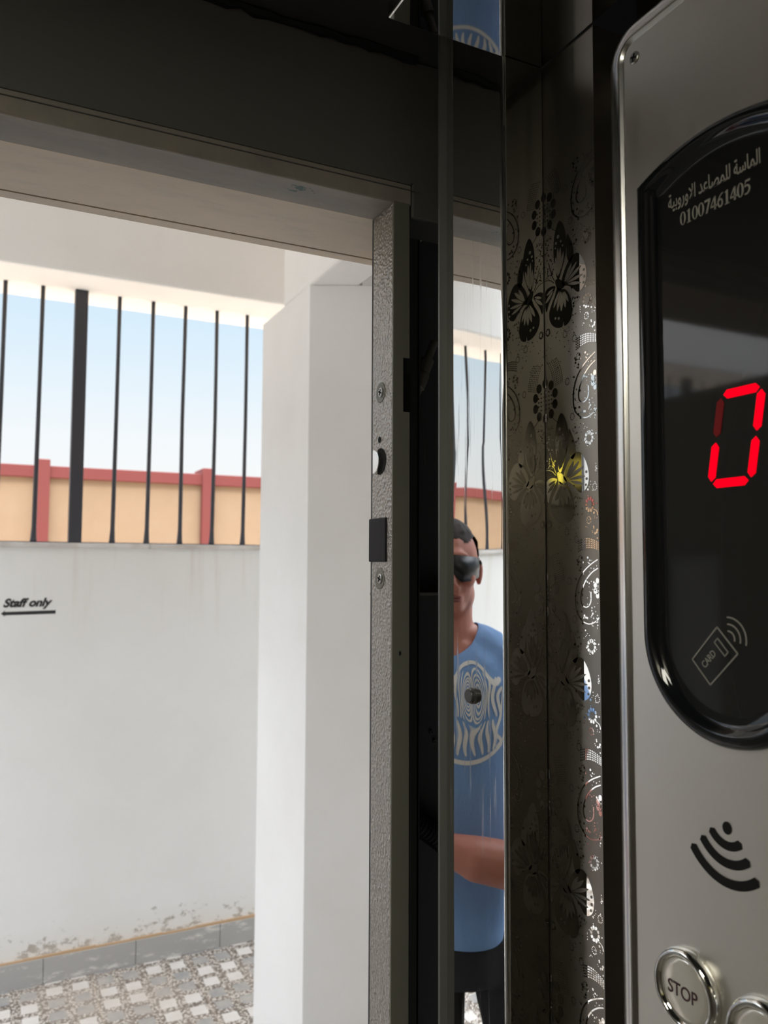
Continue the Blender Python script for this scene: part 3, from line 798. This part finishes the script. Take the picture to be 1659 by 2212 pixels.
# ------------------------------------------------------------------ the man on the landing, seen in the polished post
MAN = Vector((-.2675, 1.684, 0)); TH = math.radians(30.3)
pm = thing('person', MAN, 'man in a blue printed T-shirt and dark wraparound sunglasses, arm across his waist', 'person')
pm.rotation_euler = (0, 0, TH)
def pchild(name, me_or_bm, mats, parent=None, smooth=True):
    if isinstance(me_or_bm, bmesh.types.BMesh):
        me = bpy.data.meshes.new(name); bmesh.ops.recalc_face_normals(me_or_bm, faces=me_or_bm.faces[:]); me_or_bm.to_mesh(me); me_or_bm.free()
    else: me = me_or_bm; me.name = name; me.materials.clear()
    for m in (mats if isinstance(mats, (list, tuple)) else [mats]): me.materials.append(m)
    if smooth:
        for p in me.polygons: p.use_smooth = True
    o = bpy.data.objects.new(name, me); COL.objects.link(o); o.parent = parent or pm
    return o
def remeshed(bm, vox, smooth_it=6, fac=.5):
    me = bpy.data.meshes.new('tmp'); bmesh.ops.recalc_face_normals(bm, faces=bm.faces[:]); bm.to_mesh(me); bm.free()
    o = bpy.data.objects.new('tmp', me); COL.objects.link(o)
    r = o.modifiers.new('r', 'REMESH'); r.mode = 'VOXEL'; r.voxel_size = vox
    s = o.modifiers.new('s', 'SMOOTH'); s.iterations = smooth_it; s.factor = fac
    bpy.context.view_layer.update()
    out = bpy.data.meshes.new_from_object(o.evaluated_get(bpy.context.evaluated_depsgraph_get()))
    bpy.data.objects.remove(o); return out
def ell(bm, c, r, n=20, m=14, rot=None):
    c = Vector(c); rs = []
    for i in range(1, m):
        th = PI*i/m; ring = []
        for j in range(n):
            ph = 2*PI*j/n; v = Vector((r[0]*math.sin(th)*math.cos(ph), r[1]*math.sin(th)*math.sin(ph), r[2]*math.cos(th)))
            if rot: v = rot @ v
            ring.append(c+v)
        rs.append(ring)
    rings(bm, rs, True); return bm
def loft(bm, prof, n=28, ex=2.3):
    """prof: (z, cx, cy, half width, half depth)"""
    rs = []
    for z, x, y, a, d in prof:
        ring = []
        for j in range(n):
            t = 2*PI*j/n; c, s = math.cos(t), math.sin(t)
            ring.append(Vector((x+a*abs(c)**(2/ex)*(1 if c >= 0 else -1), y+d*abs(s)**(2/ex)*(1 if s >= 0 else -1), z)))
        rs.append(ring)
    rings(bm, rs, True); return bm
# figure faces local -Y, its right hand side is local -X
body = B()
HZ = 1.648                                         # eye height
ell(body, (0, .012, 1.668), (.073, .092, .086))                   # skull
ell(body, (0, -.020, 1.610), (.062, .068, .082))                  # face
ell(body, (0, -.050, 1.562), (.036, .038, .030))                  # chin
ell(body, (-.040, -.005, 1.580), (.026, .048, .034)); ell(body, (.040, -.005, 1.580), (.026, .048, .034))   # jaw
ell(body, (0, -.078, 1.672), (.052, .014, .013))                  # brow
tube(body, [(0, -.084, 1.655), (0, -.098, 1.625), (0, -.106, 1.606)], [.010, .013, .014], 12)
ell(body, (-.013, -.092, 1.602), (.010, .012, .009)); ell(body, (.013, -.092, 1.602), (.010, .012, .009))
ell(body, (-.040, -.060, 1.622), (.026, .026, .022)); ell(body, (.040, -.060, 1.622), (.026, .026, .022))   # cheeks
ell(body, (0, -.080, 1.575), (.030, .014, .016))
for s in (-1, 1): ell(body, (s*.078, .012, 1.635), (.011, .020, .034), rot=Matrix.Rotation(s*.25, 3, 'Z'))
for s in (-1, 1): ell(body, (s*.050, .018, 1.478), (.045, .05, .035))
tube(body, [(0, .015, 1.60), (0, .018, 1.53), (0, .02, 1.44)], [.060, .062, .075], 18)
ell(body, (-.085, .022, 1.466), (.080, .058, .036), rot=Matrix.Rotation(-.38, 3, 'Y')); ell(body, (.085, .022, 1.466), (.080, .058, .036), rot=Matrix.Rotation(.38, 3, 'Y'))
loft(body, [(.80, -.035, .01, .100, .085), (.95, -.015, .01, .120, .095), (1.10, 0, .01, .130, .100), (1.28, 0, .01, .150, .110), (1.40, 0, .015, .150, .100), (1.47, 0, .02, .10, .07)])
def limb(pts, rad): tube(body, pts, rad, 16); [ell(body, p, (r, r, r), 14, 10) for p, r in zip(pts, rad)]
limb([(-.172, .02, 1.395), (-.235, -.01, 1.25), (-.255, -.06, 1.07)], [.050, .049, .048])                  # right arm folded across the waist
limb([(-.255, -.06, 1.07), (-.19, -.165, 1.005), (-.06, -.205, 1.035), (.03, -.207, 1.060)], [.048, .056, .046, .031])
limb([(.172, .02, 1.395), (.225, .04, 1.26), (.235, .03, 1.12)], [.050, .049, .043])                        # left arm hanging
limb([(.235, .03, 1.12), (.215, .105, 1.05), (.185, .155, .985)], [.043, .038, .028])
def hand(w, d, side, curl):
    """palm from wrist w along d; side = thumb direction; five separate fingers"""
    w, d, side = Vector(w), Vector(d).normalized(), Vector(side).normalized(); nrm = d.cross(side).normalized()
    R = Matrix((side, nrm, d)).transposed()
    ell(body, w+d*.050, (.040, .015, .052), rot=R)
    for i, (off, ln) in enumerate(((.030, .072), (.010, .080), (-.010, .075), (-.029, .058))):
        p = w+d*.088+side*off; q = d; pts = [p-d*.02, p]; 
        for s_ in (.45, .32, .23):
            q = (q+nrm*curl).normalized(); p = p+q*ln*s_; pts.append(p)
        tube(body, pts, [.0095, .0095, .0088, .0080, .0070], 10)
    p = w+d*.03+side*.030; q = (side*.8+d*.6).normalized()
    tube(body, [p-side*.015, p+q*.025, p+q*.025+(d*.8+side*.3+nrm*.3).normalized()*.025, p+q*.025+(d*.9+nrm*.4).normalized()*.045], [.014, .012, .0105, .008], 10)
hand((.032, -.207, 1.060), (1, .08, .12), (0, .15, -1), .22)
hand((.186, .154, .988), (-.15, .15, -1), (-1, 0, .1), .10)
for s in (-1, 1):
    limb([(s*.078-.035, .01, .84), (s*.115-.065, .0, .52), (s*.115-.05, .02, .30), (s*.105, .03, .10)], [.066, .060, .052, .038])
    ell(body, (s*.100, -.03, .055), (.045, .115, .045))
body_me = remeshed(body, .0052, 5)
pchild('body', body_me, M['skin'])
# T-shirt
sh = B()
loft(sh, [(.735, -.03, .012, .132, .114), (.80, -.026, .012, .138, .122), (.95, -.015, .01, .158, .128), (1.12, 0, .008, .170, .130), (1.28, 0, .008, .182, .137), (1.38, 0, .012, .190, .128), (1.43, 0, .016, .172, .108), (1.462, 0, .02, .125, .088), (1.485, 0, .022, .098, .078)])
for s in (-1, 1):
    e = (s*.228, 0, 1.27) if s < 0 else (s*.222, .025, 1.27)
    tube(sh, [(s*.10, .02, 1.425), (s*.165, .02, 1.405), (s*.20, .015, 1.34), e], [.076, .080, .076, .071], 18)
    ell(sh, (s*.105, .022, 1.440), (.095, .070, .048), rot=Matrix.Rotation(s*.42, 3, 'Y'))
    ell(sh, (s*.092, .022, 1.462), (.092, .070, .046), rot=Matrix.Rotation(s*.38, 3, 'Y'))
shm = remeshed(sh, .008, 6)
for v in shm.vertices:                             # soft cloth folds, then the neck opening
    n_ = noise.noise(Vector((v.co.x*9, v.co.y*9, v.co.z*5)))*.006 + noise.noise(Vector((v.co.x*22, v.co.y*20, v.co.z*9)))*.003
    v.co += v.normal*n_
bm = bmesh.new(); bm.from_mesh(shm)
cut = [f for f in bm.faces if (lambda c: ((c.x/.082)**2 + ((c.z-1.515)/.072)**2 < 1.0 and c.y < .03) or ((c.x/.073)**2 + ((c.y-.015)/.085)**2 < 1.0 and c.z > 1.462))(f.calc_center_median())]
bmesh.ops.delete(bm, geom=cut, context='FACES')
hem = [f for f in bm.faces if f.calc_center_median().z < .805+2.2*max(0, abs(f.calc_center_median().x+.03)-.095)**1.4]
bmesh.ops.delete(bm, geom=hem, context='FACES')
bmesh.ops.delete(bm, geom=[v for v in bm.verts if not v.link_faces], context='VERTS')
for _ in range(14):                                # even out the cut neckline and hem
    new = {}
    for v in bm.verts:
        nb = [e.other_vert(v) for e in v.link_edges if len(e.link_faces) == 1]
        if len(nb) == 2: new[v] = v.co*.4 + (nb[0].co+nb[1].co)*.3
    for v, c in new.items(): v.co = c
bm.to_mesh(shm); bm.free()
shirt = pchild('t_shirt', shm, M['shirt'])
# white striped print on the chest
bv = BVHTree.FromPolygons([v.co for v in shm.vertices], [p.vertices for p in shm.polygons])
def PS(u, v, d):
    h = bv.ray_cast(Vector((u, -1, v)), Vector((0, 1, 0)))
    y = h[0].y if h[0] is not None else -.12
    return (u, y-.0016-d, v)
pr = B(); CX = -.045; CZ = 1.328; S_ = 1.0
def q(u, v): return (CX+u, CZ+v)
ribbon(pr, [q(*p) for p in spline([(.16, .065), (.10, .055), (.055, .045), (.01, .09), (-.03, .085), (-.07, .058), (-.085, .066)], 8)], .012, PS, 0)
for i in range(12):
    u = .135-.0185*i
    hi = .075*math.sqrt(max(.05, 1-(u/.16)**2)); 
    ribbon(pr, [q(u+.006*math.sin(6*j/8+i), hi*(1-j/8)+(-.012)*(j/8)) for j in range(9)], .0105, PS, 0, None, 0, .5)
    lo = -.095*math.sqrt(max(.05, 1-(u/.16)**2))
    ribbon(pr, [q(u-.005*math.sin(5*j/8+i), -.022*(1-j/8)+lo*(j/8)) for j in range(9)], .0105, PS, 0, None, 0, .5)
ribbon(pr, [q(*p) for p in arc(.005, -.02, .125, .092, PI*1.12, PI*1.95, 26)], .010, PS, 0)
ribbon(pr, [q(*p) for p in spline([(-.088, -.01), (-.078, .03), (-.094, .045), (-.088, -.01), (-.075, -.05), (-.09, -.07), (-.078, -.085)], 6)], .008, PS, 0)
c_ = pchild('shirt_print', pr, M['white_print'], shirt, False)
# shorts, hair, sunglasses, lips, shoes
so = B(); loft(so, [(.71, -.03, .01, .140, .112), (.78, -.03, .01, .130, .112), (.96, -.015, .01, .140, .113)])
for s in (-1, 1): tube(so, [(s*.078-.035, .01, .80), (s*.105-.060, .008, .62), (s*.122-.075, .01, .44)], [.084, .082, .078], 20)
pchild('shorts', remeshed(so, .009, 4), M['shorts'])
hr = B(); ell(hr, (0, .020, 1.680), (.078, .094, .084))
hm = remeshed(hr, .006, 2); bm = bmesh.new(); bm.from_mesh(hm)
for v in bm.verts: v.co += v.normal*noise.noise(v.co*90)*.003
bmesh.ops.delete(bm, geom=[f for f in bm.faces if (lambda c: c.z < 1.640 or (c.y < .02 and c.z < 1.722+c.y*.35))(f.calc_center_median())], context='FACES')
bm.to_mesh(hm); bm.free()
pchild('hair', hm, M['hair'])
sg_ = B(); rs = []
for i in range(25):                                # wraparound lens strip
    a = math.radians(-74+148*i/24); t = abs(i-12)/12
    R_ = .078; cx_, cy_ = R_*math.sin(a)*1.02, .000-.106*math.cos(a)
    top, bot = 1.674-.004*t, 1.613+.020*max(0, 1-t*4.2)+.012*t*t
    rs.append([Vector((cx_, cy_, top)), Vector((cx_*1.01, cy_-.004, (top+bot)/2)), Vector((cx_, cy_, bot)), Vector((cx_*.96, cy_+.004, bot)), Vector((cx_*.96, cy_+.004, top))])
rings(sg_, rs, True)
sun_gl = pchild('sunglasses', sg_, M['shades'])
for s in (-1, 1):
    tm = B(); tube(tm, [(s*.078, -.028, 1.660), (s*.083, .0, 1.656), (s*.084, .03, 1.648)], [.004, .0035, .003], 8)
    pchild('temple_arm', tm, M['shades'], sun_gl)
lp = B(); ell(lp, (0, -.0925, 1.5795), (.024, .006, .0042)); ell(lp, (0, -.0925, 1.572), (.022, .007, .005)); pchild('lips', lp, M['lips'])
for s in (-1, 1):
    f = B(); ell(f, (s*.100, -.035, .052), (.052, .135, .050)); tube(f, [(s*.10, .045, .05), (s*.10, .045, .105)], [.055, .050], 18)
    sm = remeshed(f, .007, 4)
    for v in sm.vertices: v.co.z = max(v.co.z, .018)
    shoe = pchild('shoe', sm, M['shoe'])
    so_ = B(); prism(so_, closed([(s*.1-.05, -.05), (s*.1-.045, -.13), (s*.1, -.172), (s*.1+.045, -.13), (s*.1+.05, -.05), (s*.1+.045, .06), (s*.1, .102), (s*.1-.045, .06)]), lambda u, v, d: (u, v, d), 0, .024)
    pchild('sole', so_, M['sole'], shoe, False)
